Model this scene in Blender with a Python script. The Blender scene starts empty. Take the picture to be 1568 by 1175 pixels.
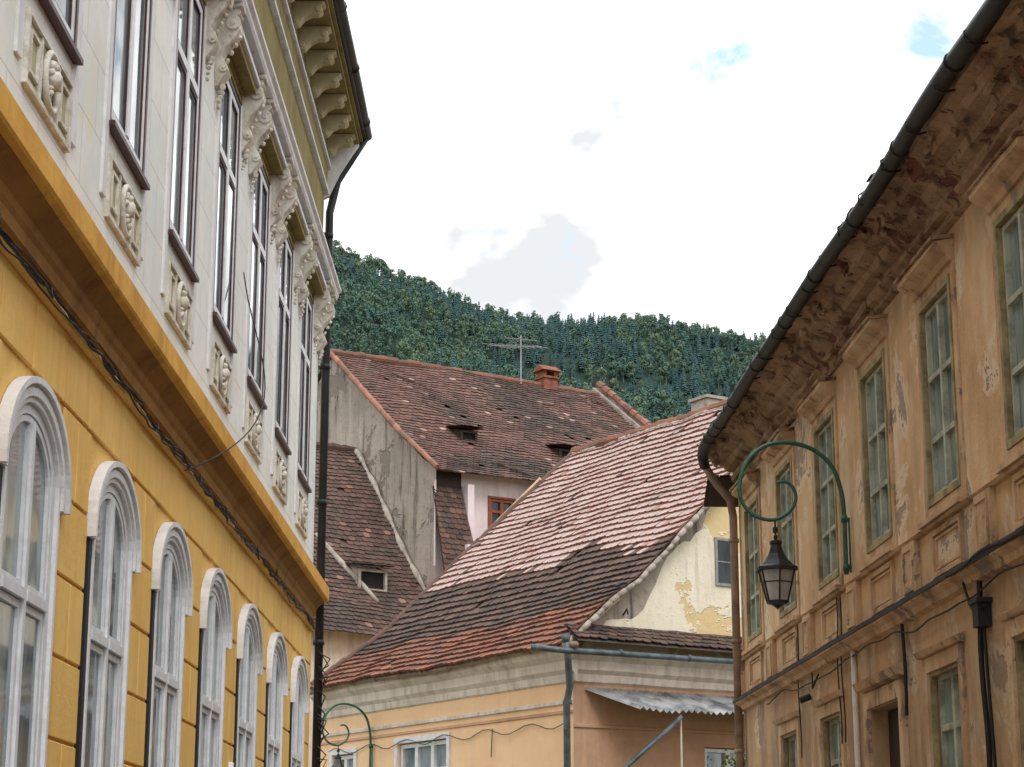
import bpy, math, random, bmesh
from mathutils import Vector, noise
random.seed(7)
SC=bpy.context.scene
COL=SC.collection
R=random.random
def U(a,b): return a+(b-a)*random.random()

# ------------------------------------------------------------ mesh builder
def frame(ox,oy,dx,dy,nx,ny):
    return lambda a,n,z:(ox+dx*a+nx*n, oy+dy*a+ny*n, z)
class MB:
    def __init__(s): s.v=[];s.f=[];s.c=[]
    def add(s,vs,fs,col=(1,1,1)):
        b=len(s.v); s.v.extend(vs); s.f.extend([tuple(i+b for i in f) for f in fs]); s.c.extend([col]*len(vs))
    def box(s,P,a0,a1,n0,n1,z0,z1):
        vs=[P(a,n,z) for z in (z0,z1) for n in (n0,n1) for a in (a0,a1)]
        s.add(vs,[(0,1,3,2),(4,6,7,5),(0,4,5,1),(2,3,7,6),(0,2,6,4),(1,5,7,3)])
    def quad(s,*vs): s.add(list(vs),[tuple(range(len(vs)))])
    def prof(s,P,pts,a0,a1,seg=1,jit=0.0):
        m=len(pts); vs=[]
        for i in range(seg+1):
            a=a0+(a1-a0)*i/seg
            for k,(n,z) in enumerate(pts):
                j=noise.noise(Vector((a*1.7,n*5+k*.7,z*3)))*jit if n>0.01 else 0
                j2=noise.noise(Vector((a*1.1+9,n*5,z*3+k)))*jit if n>0.01 else 0
                vs.append(P(a,n+j,z+j2))
        fs=[]
        for i in range(seg):
            for k in range(m):
                k2=(k+1)%m
                fs.append((i*m+k,i*m+k2,(i+1)*m+k2,(i+1)*m+k))
        fs.append(tuple(range(m))); fs.append(tuple(seg*m+k for k in reversed(range(m))))
        s.add(vs,fs)
    def tube(s,pts,r,seg=8,rf=None):
        pts=[Vector(p) for p in pts]; vs=[]; n=len(pts)
        t=(pts[1]-pts[0]).normalized()
        up=Vector((0,0,1)) if abs(t.z)<.9 else Vector((1,0,0))
        x=t.cross(up).normalized()
        for i,p in enumerate(pts):
            if i==0: t=pts[1]-pts[0]
            elif i==n-1: t=pts[-1]-pts[-2]
            else: t=(pts[i+1]-pts[i]).normalized()+(pts[i]-pts[i-1]).normalized()
            t.normalize()
            x=(x-t*x.dot(t)).normalized(); y=t.cross(x)
            rr=r if rf is None else r*rf(i/(n-1))
            for k in range(seg):
                an=2*math.pi*k/seg
                vs.append(tuple(p+x*math.cos(an)*rr+y*math.sin(an)*rr))
        fs=[(i*seg+k,i*seg+(k+1)%seg,(i+1)*seg+(k+1)%seg,(i+1)*seg+k) for i in range(n-1) for k in range(seg)]
        fs+= [tuple(range(seg)), tuple((n-1)*seg+k for k in reversed(range(seg)))]
        s.add(vs,fs)
    def make(s,name,mat,parent=None,smooth=False,bevel=0):
        me=bpy.data.meshes.new(name); me.from_pydata(s.v,[],s.f)
        ca=me.color_attributes.new('col','FLOAT_COLOR','POINT')
        buf=[]
        for c in s.c: buf.extend((c[0],c[1],c[2],1.0))
        ca.data.foreach_set('color',buf)
        bm=bmesh.new(); bm.from_mesh(me); bmesh.ops.recalc_face_normals(bm,faces=bm.faces); bm.to_mesh(me); bm.free()
        if smooth: me.polygons.foreach_set('use_smooth',[True]*len(me.polygons))
        me.materials.append(mat); me.update()
        ob=bpy.data.objects.new(name,me); COL.objects.link(ob)
        if parent: ob.parent=parent
        if bevel:
            b=ob.modifiers.new('b','BEVEL'); b.width=bevel; b.segments=1; b.limit_method='ANGLE'
        return ob
def empty(name):
    e=bpy.data.objects.new(name,None); COL.objects.link(e); return e

# ------------------------------------------------------------ materials
def newmat(name):
    m=bpy.data.materials.new(name); m.use_nodes=True
    nt=m.node_tree; return m,nt,nt.nodes['Principled BSDF']
def N(nt,t,**k):
    n=nt.nodes.new(t)
    for a,b in k.items(): setattr(n,a,b)
    return n
def noi(nt,vec,scale,detail=4,rough=.6,dist=0):
    n=N(nt,'ShaderNodeTexNoise'); n.inputs['Scale'].default_value=scale; n.inputs['Detail'].default_value=min(detail,5)
    n.inputs['Roughness'].default_value=rough; n.inputs['Distortion'].default_value=dist
    nt.links.new(vec,n.inputs['Vector']); return n.outputs[0]
def ramp(nt,fac,lo,hi,a=0.,b=1.):
    n=N(nt,'ShaderNodeMapRange'); n.inputs[1].default_value=lo;n.inputs[2].default_value=hi
    n.inputs[3].default_value=a;n.inputs[4].default_value=b; nt.links.new(fac,n.inputs[0]); return n.outputs[0]
def mixc(nt,fac,A,B,blend='MIX'):
    n=N(nt,'ShaderNodeMix',data_type='RGBA',blend_type=blend)
    if isinstance(fac,(int,float)): n.inputs[0].default_value=fac
    else: nt.links.new(fac,n.inputs[0])
    for s,i in ((A,6),(B,7)):
        if isinstance(s,tuple): n.inputs[i].default_value=(*s,1)
        else: nt.links.new(s,n.inputs[i])
    return n.outputs[2]
def mth(nt,op,a,b):
    n=N(nt,'ShaderNodeMath',operation=op)
    for s,i in ((a,0),(b,1)):
        if isinstance(s,(int,float)): n.inputs[i].default_value=s
        else: nt.links.new(s,n.inputs[i])
    return n.outputs[0]
def bump(nt,b,h,strength,dist=.02):
    n=N(nt,'ShaderNodeBump'); n.inputs['Strength'].default_value=strength; n.inputs['Distance'].default_value=dist
    nt.links.new(h,n.inputs['Height']); nt.links.new(n.outputs[0],b.inputs['Normal'])
def plaster(name,c1,c2,c3,s=.6,streak=.4,bmp=.35,rough=.9,peel=None,pth=.62,lo=.42,hi=.6,ps=1.1,dark=None,dk=.6,zdark=None,peel2=None,sz=.22,sxy=2.6):
    m,nt,b=newmat(name); tc=N(nt,'ShaderNodeTexCoord').outputs['Object']
    c=mixc(nt,ramp(nt,noi(nt,tc,s,5,.7),lo,hi),c1,c2)
    mp=N(nt,'ShaderNodeMapping'); mp.inputs['Scale'].default_value=(sxy,sxy,sz); nt.links.new(tc,mp.inputs[0])
    st=noi(nt,mp.outputs[0],1.3,5,.65)
    c=mixc(nt,ramp(nt,st,.52,.70,0,streak),c,c3)
    fine=noi(nt,tc,7,5,.75)
    if dark:
        c=mixc(nt,ramp(nt,st,.47,.33,0,dk),c,dark)
        c=mixc(nt,ramp(nt,fine,.55,.75,0,dk*.7),c,dark)
    else: c=mixc(nt,ramp(nt,fine,.5,.8,0,streak*.8),c,c3)
    pn=None
    if peel:
        pn=noi(nt,tc,ps,5,.72,.4)
        if peel2: c=mixc(nt,ramp(nt,pn,pth-.075,pth-.03,0,.8),c,peel2)
        c=mixc(nt,ramp(nt,pn,pth,pth+.015),c,peel)
    if zdark:
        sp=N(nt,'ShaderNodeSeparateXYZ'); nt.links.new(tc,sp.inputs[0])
        for z0,z1 in zdark:  # darker bands by height, broken up by the streak noise
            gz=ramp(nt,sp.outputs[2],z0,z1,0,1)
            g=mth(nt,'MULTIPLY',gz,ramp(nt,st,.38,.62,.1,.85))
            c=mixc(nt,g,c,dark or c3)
    nt.links.new(c,b.inputs['Base Color']); b.inputs['Roughness'].default_value=rough
    h=mth(nt,'ADD',fine,mth(nt,'MULTIPLY',noi(nt,tc,40,2,.7),.3))
    if pn is not None: h=mth(nt,'SUBTRACT',h,ramp(nt,pn,pth,pth+.02,0,.9))
    bump(nt,b,h,bmp,.03); b.inputs['Specular IOR Level'].default_value=.2
    return m
def simple(name,c,rough=.6,var=.25,metal=0,sc=8,bmp=.1,spec=.4):
    m,nt,b=newmat(name); tc=N(nt,'ShaderNodeTexCoord').outputs['Object']
    n=noi(nt,tc,sc,4,.65)
    c2=tuple(x*(1-var) for x in c)
    nt.links.new(mixc(nt,ramp(nt,n,.4,.62),c,c2),b.inputs['Base Color'])
    b.inputs['Roughness'].default_value=rough; b.inputs['Metallic'].default_value=metal
    b.inputs['Specular IOR Level'].default_value=spec
    if bmp: bump(nt,b,n,bmp,.01)
    return m
def glassmat(name,c,ior=1.6,c2=None,sc=1.6):
    m,nt,b=newmat(name); tc=N(nt,'ShaderNodeTexCoord').outputs['Object']
    mp=N(nt,'ShaderNodeMapping'); mp.inputs['Scale'].default_value=(2.2,2.2,.5); nt.links.new(tc,mp.inputs[0])
    n=noi(nt,mp.outputs[0],sc,3,.6)
    nt.links.new(mixc(nt,ramp(nt,n,.42,.58),c,c2 or tuple(x*2.2 for x in c)),b.inputs['Base Color'])
    b.inputs['Roughness'].default_value=.04; b.inputs['IOR'].default_value=ior
    bump(nt,b,noi(nt,tc,1.6,1,.5),.12,.05); return m
def tilemat(name,rough=.85):
    m,nt,b=newmat(name); tc=N(nt,'ShaderNodeTexCoord').outputs['Object']
    at=N(nt,'ShaderNodeAttribute',attribute_name='col').outputs['Color']
    n=noi(nt,tc,9,5,.75)
    c=mixc(nt,ramp(nt,n,.52,.75,0,.45),at,(.07,.055,.045))
    c=mixc(nt,ramp(nt,noi(nt,tc,.9,5,.7),.54,.68,0,.33),c,(.12,.11,.085))
    nt.links.new(c,b.inputs['Base Color']); b.inputs['Roughness'].default_value=rough
    bump(nt,b,n,.3,.01); return m

M={}
M['yellow']=plaster('yellow_plaster',(.87,.57,.18),(.82,.49,.135),(.56,.32,.12),s=.6,streak=.42,bmp=.3,hi=.66,dark=(.50,.29,.10),dk=.22)
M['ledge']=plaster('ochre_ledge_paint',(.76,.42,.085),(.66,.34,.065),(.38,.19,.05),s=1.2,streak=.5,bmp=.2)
M['ledge_d']=plaster('ledge_shade_brown',(.34,.18,.05),(.27,.135,.037),(.11,.06,.02),s=1.2,streak=.5,bmp=.2)  # ledge ochre darkened: shade of the underside put into the colour
M['whitetrim']=plaster('white_trim',(.78,.78,.79),(.70,.71,.73),(.42,.40,.38),s=3,streak=.5,bmp=.3)
M['olive']=plaster('olive_paint',(.28,.24,.095),(.23,.19,.075),(.11,.09,.045),s=1.4,streak=.5,bmp=.2)
M['panel']=plaster('pale_olive_inset',(.48,.44,.28),(.40,.36,.22),(.28,.23,.13),s=3,streak=.5,bmp=.25)
M['ornament']=plaster('ornament_stone',(.74,.72,.66),(.60,.56,.47),(.26,.20,.13),s=5,streak=.85,bmp=.6)
M['maroon']=simple('maroon_paint',(.075,.025,.025),.5,.4)
M['whitepaint']=simple('white_window_paint',(.74,.76,.79),.5,.15,bmp=0)
M['greywood']=simple('grey_window_paint',(.30,.31,.31),.6,.3)
M['blackpaint']=simple('black_paint',(.014,.014,.016),.6,.3,bmp=0)
M['gutter']=simple('dark_gutter_metal',(.026,.028,.031),.5,.5,.2,3)
M['glass']=glassmat('window_glass',(.11,.15,.165),ior=1.75,c2=(.27,.32,.34))  # pale bluish tones put some sky reflection into the base colour
M['glassd']=glassmat('dark_window_glass',(.02,.025,.03),ior=1.45,c2=(.04,.05,.055))
M['glass2']=glassmat('old_window_glass',(.10,.155,.155),ior=1.55,c2=(.28,.35,.33))
M['dark']=simple('dark_interior',(.010,.010,.011),.9,bmp=0)
M['orange']=plaster('orange_weathered_plaster',(.73,.48,.27),(.60,.375,.20),(.83,.68,.50),s=.75,streak=.62,bmp=.55,peel=(.40,.32,.25),pth=.61,ps=.9,peel2=(.80,.64,.46),dark=(.30,.20,.125),dk=.42,zdark=[(6.9,7.7),(4.9,4.3)],sz=.42,sxy=1.5)
M['orange_b']=plaster('orange_trim_plaster',(.67,.45,.27),(.50,.315,.18),(.80,.66,.50),s=1.1,streak=.6,bmp=.7,peel=(.30,.23,.18),pth=.59,ps=2.2,dark=(.20,.135,.09),dk=.5,sz=.5,sxy=1.8)
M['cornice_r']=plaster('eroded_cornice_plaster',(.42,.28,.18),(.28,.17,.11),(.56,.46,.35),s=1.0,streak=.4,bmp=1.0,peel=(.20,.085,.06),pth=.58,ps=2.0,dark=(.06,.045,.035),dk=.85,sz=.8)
M['oldwood']=simple('old_window_wood',(.50,.51,.40),.75,.45,sc=5)
M['casing']=simple('ochre_casing',(.42,.33,.17),.8,.5,sc=4)
M['peach']=plaster('peach_plaster',(.86,.59,.36),(.80,.53,.31),(.62,.46,.32),s=.5,streak=.3,bmp=.2)
M['peach_d']=plaster('peach_plaster_shaded',(.60,.37,.24),(.48,.29,.19),(.35,.25,.19),s=.5,streak=.5,bmp=.3)  # peach darkened: shade on the lower gable wall put into the colour
M['cream']=plaster('cream_peeling_plaster',(.80,.74,.61),(.74,.67,.52),(.58,.51,.38),s=.9,streak=.4,bmp=.6,peel=(.68,.53,.29),pth=.53,ps=.8,peel2=(.80,.74,.60),dark=(.40,.37,.30),dk=.5)
M['creamtrim']=plaster('cream_cornice',(.74,.67,.59),(.62,.55,.48),(.4,.34,.29),s=1,streak=.55,bmp=.3,dark=(.22,.18,.14),dk=.4)
M['greywall']=plaster('grey_rough_plaster',(.44,.38,.33),(.33,.285,.24),(.52,.46,.40),s=.45,streak=.5,bmp=1.0,peel=(.25,.22,.185),pth=.56,ps=.55,dark=(.075,.068,.06),dk=.95)
M['pink']=plaster('pale_pink_plaster',(.70,.61,.63),(.64,.55,.57),(.4,.34,.34),s=.9,streak=.5,bmp=.3,dark=(.3,.25,.25),dk=.4)
M['mortar']=plaster('roof_mortar',(.46,.41,.36),(.32,.28,.24),(.14,.11,.09),s=3,streak=.7,bmp=.9)
M['tile']=tilemat('clay_roof_tiles')
M['bluepipe']=simple('blue_grey_pipe',(.13,.165,.19),.5,.5,.3,5)
M['pipe_r']=simple('weathered_copper_pipe',(.38,.26,.19),.6,.5,.1,2)
M['tin']=simple('rusty_tin',(.38,.39,.40),.45,.7,.5,2)
M['green']=simple('green_iron_paint',(.028,.12,.08),.45,.3,bmp=0)
M['iron']=simple('black_iron',(.012,.015,.018),.4,.3,bmp=0)
M['lampglass']=glassmat('lantern_glass',(.36,.34,.31),ior=1.45,c2=(.55,.52,.48))
M['redwood']=simple('red_window_wood',(.25,.07,.03),.6,.3)
M['brick']=plaster('red_brick_render',(.30,.115,.075),(.22,.08,.05),(.1,.05,.04),s=4,streak=.6,bmp=.8)
M['asphalt']=plaster('cobble_street',(.20,.19,.18),(.15,.145,.14),(.09,.09,.09),s=2,streak=.2,bmp=.6)
M['pave']=plaster('pavement_stone',(.34,.32,.29),(.27,.26,.24),(.15,.14,.13),s=1,streak=.2,bmp=.4)
M['ground']=plaster('ground_earth',(.12,.13,.07),(.08,.10,.045),(.16,.14,.1),s=.05,streak=.1,bmp=.3)
M['alu']=simple('antenna_metal',(.35,.36,.38),.4,.2,.8,bmp=0)
M['door']=simple('brown_door_wood',(.04,.025,.02),.7,.4)

# ------------------------------------------------------------ facade helpers
def wall(mb,P,a0,a1,z0,z1,ops,n=0.,depth=.22):
    As=sorted(set([a0,a1]+[x for o in ops for x in o[:2]])); Zs=sorted(set([z0,z1]+[x for o in ops for x in o[2:4]]))
    for i in range(len(As)-1):
        for j in range(len(Zs)-1):
            ac=(As[i]+As[i+1])/2; zc=(Zs[j]+Zs[j+1])/2
            if any(o[0]<ac<o[1] and o[2]<zc<o[3] for o in ops): continue
            mb.quad(P(As[i],n,Zs[j]),P(As[i+1],n,Zs[j]),P(As[i+1],n,Zs[j+1]),P(As[i],n,Zs[j+1]))
    for o in ops:
        a,b,c,d=o[:4]; m=n-depth
        mb.quad(P(a,n,c),P(a,n,d),P(a,m,d),P(a,m,c)); mb.quad(P(b,n,c),P(b,n,d),P(b,m,d),P(b,m,c))
        mb.quad(P(a,n,c),P(b,n,c),P(b,m,c),P(a,m,c)); mb.quad(P(a,n,d),P(b,n,d),P(b,m,d),P(a,m,d))
def archpts(ac,z0,zs,w,r,k=20):
    p=[(ac-w,z0)]
    for i in range(k+1):
        t=math.pi*(1-i/k); p.append((ac+w*math.cos(t),zs+r*math.sin(t)))
    p.append((ac+w,z0)); return p
def archring(mb,P,ac,z0,zs,wi,ri,wo,ro,n0,n1):
    I=archpts(ac,z0,zs,wi,ri); O=archpts(ac,z0,zs,wo,ro); m=len(I); vs=[]
    for i in range(m):
        vs+=[P(I[i][0],n0,I[i][1]),P(I[i][0],n1,I[i][1]),P(O[i][0],n1,O[i][1]),P(O[i][0],n0,O[i][1])]
    fs=[]
    for i in range(m-1):
        for k in range(4):
            k2=(k+1)%4; fs.append((i*4+k,i*4+k2,(i+1)*4+k2,(i+1)*4+k))
    fs+=[(0,1,2,3),tuple((m-1)*4+k for k in (3,2,1,0))]
    mb.add(vs,fs)
def rectframe(mb,P,a0,a1,z0,z1,w,n0,n1):
    mb.box(P,a0,a0+w,n0,n1,z0,z1); mb.box(P,a1-w,a1,n0,n1,z0,z1)
    mb.box(P,a0+w,a1-w,n0,n1,z0,z0+w); mb.box(P,a0+w,a1-w,n0,n1,z1-w,z1)
def casement(fr,gl,P,a0,a1,z0,z1,n,tr=(.62,),w=.055,th=.05,leaves=2):
    ts=[z0+.01]+[z0+(z1-z0)*t for t in tr]+[z1-.01]
    for i in range(leaves):
        for j in range(len(ts)-1):
            l=a0+.01+(a1-a0-.02)*i/leaves; r=a0+.01+(a1-a0-.02)*(i+1)/leaves; e=[U(-.006,.006) for _ in range(3)]
            gl.quad(P(l,n-.014+e[0],ts[j]),P(r,n-.014+e[1],ts[j]),P(r,n-.014+e[1]+e[2],ts[j+1]),P(l,n-.014+e[0]+e[2],ts[j+1]))
    rectframe(fr,P,a0,a1,z0,z1,w,n-.03,n+th)
    zz=[z0+w]+[z0+(z1-z0)*t for t in tr]+[z1-w]
    for i in range(1,leaves):
        ac=a0+(a1-a0)*i/leaves; fr.box(P,ac-w*.75,ac+w*.75,n-.035,n+th+.008,z0+w,z1-w)
    for t in zz[1:-1]:
        segs=[a0+w]+[a0+(a1-a0)*i/leaves for i in range(1,leaves)]+[a1-w]
        for i in range(len(segs)-1):
            l=segs[i]+(w*.75 if i else 0); r=segs[i+1]-(w*.75 if i<len(segs)-2 else 0)
            fr.box(P,l,r,n-.035,n+th+.004,t-w*.6,t+w*.6)

# ============================================================ YELLOW TOWNHOUSE (left)
PL=frame(-3.0,0,.0069,1,1,-.0069)
yt=empty('yellow_townhouse')
A0,A1=-2.0,28.3
wc=[12.05+2.46*k for k in range(-5,7)]
low=MB(); ops=[(c-.65,c+.65,2.0,4.5) for c in wc]
wall(low,PL,A0,A1,0,5.7,ops,n=-.025,depth=.25)
for c in wc:
    k=14
    for i in range(k):
        t0=math.pi*(1-i/k); t1=math.pi*(1-(i+1)/k)
        p0=(c+.65*math.cos(t0),4.05+.45*math.sin(t0)); p1=(c+.65*math.cos(t1),4.05+.45*math.sin(t1))
        low.quad(PL(p0[0],-.026,p0[1]),PL(p1[0],-.026,p1[1]),PL(p1[0],-.026,4.5),PL(p0[0],-.026,4.5))
        low.quad(PL(p0[0],-.026,p0[1]),PL(p1[0],-.026,p1[1]),PL(p1[0],-.27,p1[1]),PL(p0[0],-.27,p0[1]))
low.make('lower_wall',M['yellow'],yt)
blk=MB(); g=.012
rows=[1.0+.52*i for i in range(0,7)]+[4.70]
for i in range(len(rows)-1):
    z0,z1=rows[i],rows[i+1]
    edges=[A0]+[x for c in wc for x in (c-.83,c+.78)]+[A1]
    for j in range(0,len(edges),2):
        l,r=edges[j],edges[j+1]
        if r-l<.1: continue
        cuts=[l,r] if i%2 or r-l<.8 else [l,(l+r)/2,r]
        for q in range(len(cuts)-1):
            blk.box(PL,cuts[q]+g,cuts[q+1]-g,-.024,0.0,z0+g,z1-g)
a=A0
while a<A1-.1:
    b=min(a+.82,A1); blk.box(PL,a+g,b-g,-.024,0.0,4.70+g,5.17); a=b
blk.make('rusticated_blocks',M['yellow'],yt,bevel=.006)
sur=MB(); sd=MB(); fr=MB(); gl=MB()
for c in wc:
    archring(sur,PL,c,1.9,4.05,.655,.452,.705,.49,-.024,.022)
    archring(sur,PL,c,3.98,4.05,.705,.49,.76,.54,-.02,.040)
    archring(sur,PL,c,3.98,4.05,.76,.54,.79,.565,-.02,.026)
    archring(sur,PL,c,3.98,4.05,.79,.565,.835,.605,-.02,.062)
    sur.box(PL,c-.92,c+.92,-.02,.14,1.78,1.9)
    sd.box(PL,c-.80,c-.71,-.02,.012,1.9,3.97)  # dark strip along the left side of each window
    archring(fr,PL,c,2.02,4.05,.565,.385,.652,.448,-.10,-.005)
    fr.box(PL,c-.032,c+.032,-.06,.006,2.02,4.40)
    for s in (-1,1):
        l,r=(c-.560,c-.032) if s<0 else (c+.032,c+.560)
        fr.box(PL,l,r,-.06,.014,3.31,3.375)
        rectframe(fr,PL,l+.006,r-.006,2.1,3.30,.045,-.05,-.014)
        # arched top light frame
        fr.box(PL,(c-.075) if s<0 else (c+.036),(c-.036) if s<0 else c+.075,-.05,-.014,3.38,4.34)
        fr.box(PL,l+.006 if s<0 else c+.075,c-.075 if s<0 else r-.006,-.05,-.014,3.38,3.42)
        for (za,zb) in ((2.05,3.30),):
            e=U(-.006,.006); gl.quad(PL(l,-.036+e,za),PL(r,-.036-e,za),PL(r,-.036-e,zb),PL(l,-.036+e,zb))
    archring(fr,PL,c,3.42,4.05,.515,.34,.556,.378,-.05,-.014)
    pts=archpts(c,3.38,4.05,.55,.37)
    gl.quad(*[PL(p[0],-.036,p[1]) for p in pts])
sur.make('arched_window_surrounds',M['whitetrim'],yt)
sd.make('dark_side_strips',M['blackpaint'],yt)
led=MB(); ledd=MB(); dz=.115
led.prof(PL,[(n,z+dz) for n,z in [(.17,5.47),(.21,5.49),(.225,5.51),(.225,5.68),(.21,5.70),(0,5.78),(0,5.6)]],A0,A1+.1,60,.004)
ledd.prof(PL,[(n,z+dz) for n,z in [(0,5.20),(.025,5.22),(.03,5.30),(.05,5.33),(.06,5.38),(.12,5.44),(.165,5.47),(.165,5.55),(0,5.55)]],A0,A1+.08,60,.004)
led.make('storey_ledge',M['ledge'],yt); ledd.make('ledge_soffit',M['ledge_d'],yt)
st=MB(); st.prof(PL,[(0,5.175),(.04,5.18),(.055,5.21),(.04,5.238),(0,5.238)],A0,A1,40,.003); st.make('string_moulding',M['yellow'],yt)
uc=[c-.22 for c in wc]
up=MB(); ops=[(c-.62,c+.62,7.05,9.58) for c in uc]
wall(up,PL,A0,A1,5.7,12.5,ops,n=0,depth=.16)
m,nt,b=newmat('offwhite_block_plaster'); tc=N(nt,'ShaderNodeTexCoord').outputs['Object']
c=mixc(nt,ramp(nt,noi(nt,tc,.8,5,.7),.44,.58),(.82,.82,.79),(.71,.735,.715))
c=mixc(nt,ramp(nt,noi(nt,tc,1.5,5,.75),.54,.66,0,.6),c,(.80,.71,.54))
sp=N(nt,'ShaderNodeSeparateXYZ'); nt.links.new(tc,sp.inputs[0])
cb=N(nt,'ShaderNodeCombineXYZ'); nt.links.new(sp.outputs[1],cb.inputs[0]); nt.links.new(sp.outputs[2],cb.inputs[1])
bt=N(nt,'ShaderNodeTexBrick'); nt.links.new(cb.outputs[0],bt.inputs['Vector']); bt.inputs['Scale'].default_value=1
bt.inputs['Mortar Size'].default_value=.008; bt.inputs['Brick Width'].default_value=.78; bt.inputs['Row Height'].default_value=.52; bt.inputs['Mortar Smooth'].default_value=.3
c=mixc(nt,ramp(nt,bt.outputs['Fac'],0,1,0,.45),c,(.40,.36,.27)); nt.links.new(c,b.inputs['Base Color']); b.inputs['Roughness'].default_value=.9
h=mth(nt,'SUBTRACT',mth(nt,'MULTIPLY',noi(nt,tc,4,4,.7),.5),bt.outputs['Fac']); bump(nt,b,h,.35,.02)
up.make('upper_wall',m,yt)
mar=MB(); trim=MB(); pan=MB(); orn=MB(); wf=MB(); ins=MB()
for c in uc:
    rectframe(mar,PL,c-.67,c+.67,6.985,9.62,.05,-.02,.020)
    mar.box(PL,c-.70,c+.70,-.01,.065,6.945,6.982)
    casement(wf,gl,PL,c-.617,c+.617,7.048,9.562,.0,tr=(.66,),w=.07,th=.010)
    for s in (-1,1):
        l,r=(c-.54,c-.060) if s<0 else (c+.060,c+.54)
        rectframe(mar,PL,l,r,7.125,8.63,.006,-.012,.006); rectframe(mar,PL,l,r,8.77,9.485,.006,-.012,.006)
    trim.box(PL,c-.80,c-.675,-.002,.022,6.4,9.7); trim.box(PL,c+.675,c+.80,-.002,.022,6.4,9.7)
    Z0=.07
    rectframe(pan,PL,c-.60,c+.60,6.22+Z0,6.70+Z0,.035,-.001,.035)
    pan.box(PL,c-.245,c-.215,-.001,.03,6.256+Z0,6.664+Z0); pan.box(PL,c+.215,c+.245,-.001,.03,6.256+Z0,6.664+Z0)
    for s in (-1,1):
        x=c+s*.405; ins.box(PL,x-.155,x+.155,-.001,.012,6.26+Z0,6.66+Z0); rectframe(pan,PL,x-.11,x+.11,6.32+Z0,6.60+Z0,.022,.01,.032)
    ring=[PL(c+.17*math.cos(t*math.pi/9),.035,6.46+Z0+.185*math.sin(t*math.pi/9)) for t in range(19)]
    orn.tube(ring,.024,6)
    ins.quad(*[PL(c+.21*(-1 if i in(0,3) else 1),.008,(6.26 if i<2 else 6.66)+Z0) for i in range(4)])
    for k in range(12):
        x,y=U(-.08,.08),U(-.12,.12)+Z0; rr=U(.022,.04)
        orn.tube([PL(c+x,.0,6.46+y),PL(c+x,.04,6.46+y),PL(c+x,.06,6.46+y),PL(c+x,.068,6.46+y)],rr,7,rf=lambda t:1.0-.75*t*t)
    z=6.47+Z0
    orn.tube([PL(c,.0,z),PL(c,.06,z+.01),PL(c,.09,z+.02),PL(c,.10,z+.02)],.065,9,rf=lambda t:1-.75*t*t)
    orn.tube([PL(c,.03,z+.09),PL(c,.08,z+.09)],.045,7,rf=lambda t:1-.6*t)
mar.make('maroon_window_frames',M['maroon'],yt); trim.make('architraves',M['whitetrim'],yt); pan.make('apron_panel_mouldings',M['ornament'],yt); ins.make('apron_insets',M['panel'],yt)
orn.make('medallions',M['ornament'],yt,smooth=True)
wf.make('upper_casements',M['whitepaint'],yt); fr.make('lower_casements',M['whitepaint'],yt); gl.make('window_glass',M['glass'],yt)
con=MB(); cprof=[(0,0),(.22,0),(.24,-.05),(.19,-.08),(.23,-.14),(.235,-.22),(.17,-.33),(.09,-.42),(.06,-.50),(.11,-.57),(.12,-.66),(.07,-.74),(.03,-.80),(0,-.82)]
piers=[c+1.23 for c in uc]+[uc[0]-1.23]
for c in [p+o for p in piers for o in (-.34,.34)]:
    if c>A1-.05: continue
    zt=9.98
    con.prof(PL,[(n,zt+z) for n,z in cprof],c-.09,c+.09)
    for r_,n_,z_ in ((.075,.165,-.16),(.045,.085,-.63)):
        con.tube([PL(c-.115,n_,zt+z_),PL(c+.115,n_,zt+z_)],r_,10); con.tube([PL(c-.13,n_,zt+z_),PL(c+.13,n_,zt+z_)],r_*.4,6)
    con.box(PL,c-.13,c+.13,-.001,.26,zt+.001,zt+.045)
    for k in range(4): con.tube([PL(c-.02+.01*k,.20-.035*k,zt-.27-.08*k),PL(c+.02,.225-.035*k,zt-.27-.08*k)],.028,6)
    for k in range(5): con.tube([PL(c+U(-.05,.05),.05-.006*k,zt-.78-.05*k),PL(c+U(-.05,.05),.075-.01*k,zt-.80-.05*k)],.035-.004*k,6)
con.make('scroll_consoles',M['ornament'],yt,bevel=.006)
ent=MB(); oli=MB()
for c in uc:
    oli.box(PL,c-.85,c+.85,-.001,.16,9.80,9.88); ent.box(PL,c-.88,c+.88,-.001,.20,9.883,9.94)
    rectframe(oli,PL,c-.70,c+.70,9.64,9.79,.03,-.001,.03)
ent.prof(PL,[(0,10.03),(.25,10.03),(.27,10.06),(.27,10.11),(.31,10.14),(.31,10.18),(0,10.26)],A0,A1+.08,2)
ent.box(PL,A0,A1+.03,-.001,.06,10.92,10.98)
ent.box(PL,A0,A1+.06,-.001,.10,11.64,11.69); ent.box(PL,A0,A1+.08,-.001,.12,12.05,12.10)
ent.make('entablature',M['whitetrim'],yt)
oli.box(PL,A0,A1+.02,-.001,.03,10.30,10.90); oli.box(PL,A0,A1+.02,-.001,.03,11.0,11.62); oli.box(PL,A0,A1+.04,-.001,.07,11.70,12.04); oli.box(PL,A0,A1+.05,-.001,.09,12.11,12.42)
oli.box(PL,A0,A1+.26,-.3,.57,12.52,12.62); oli.box(PL,A0,A1+.20,-.001,.52,12.46,12.518)
oli.make('olive_frieze_and_soffit',M['olive'],yt)
mod=MB(); a=A0+.4
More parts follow.
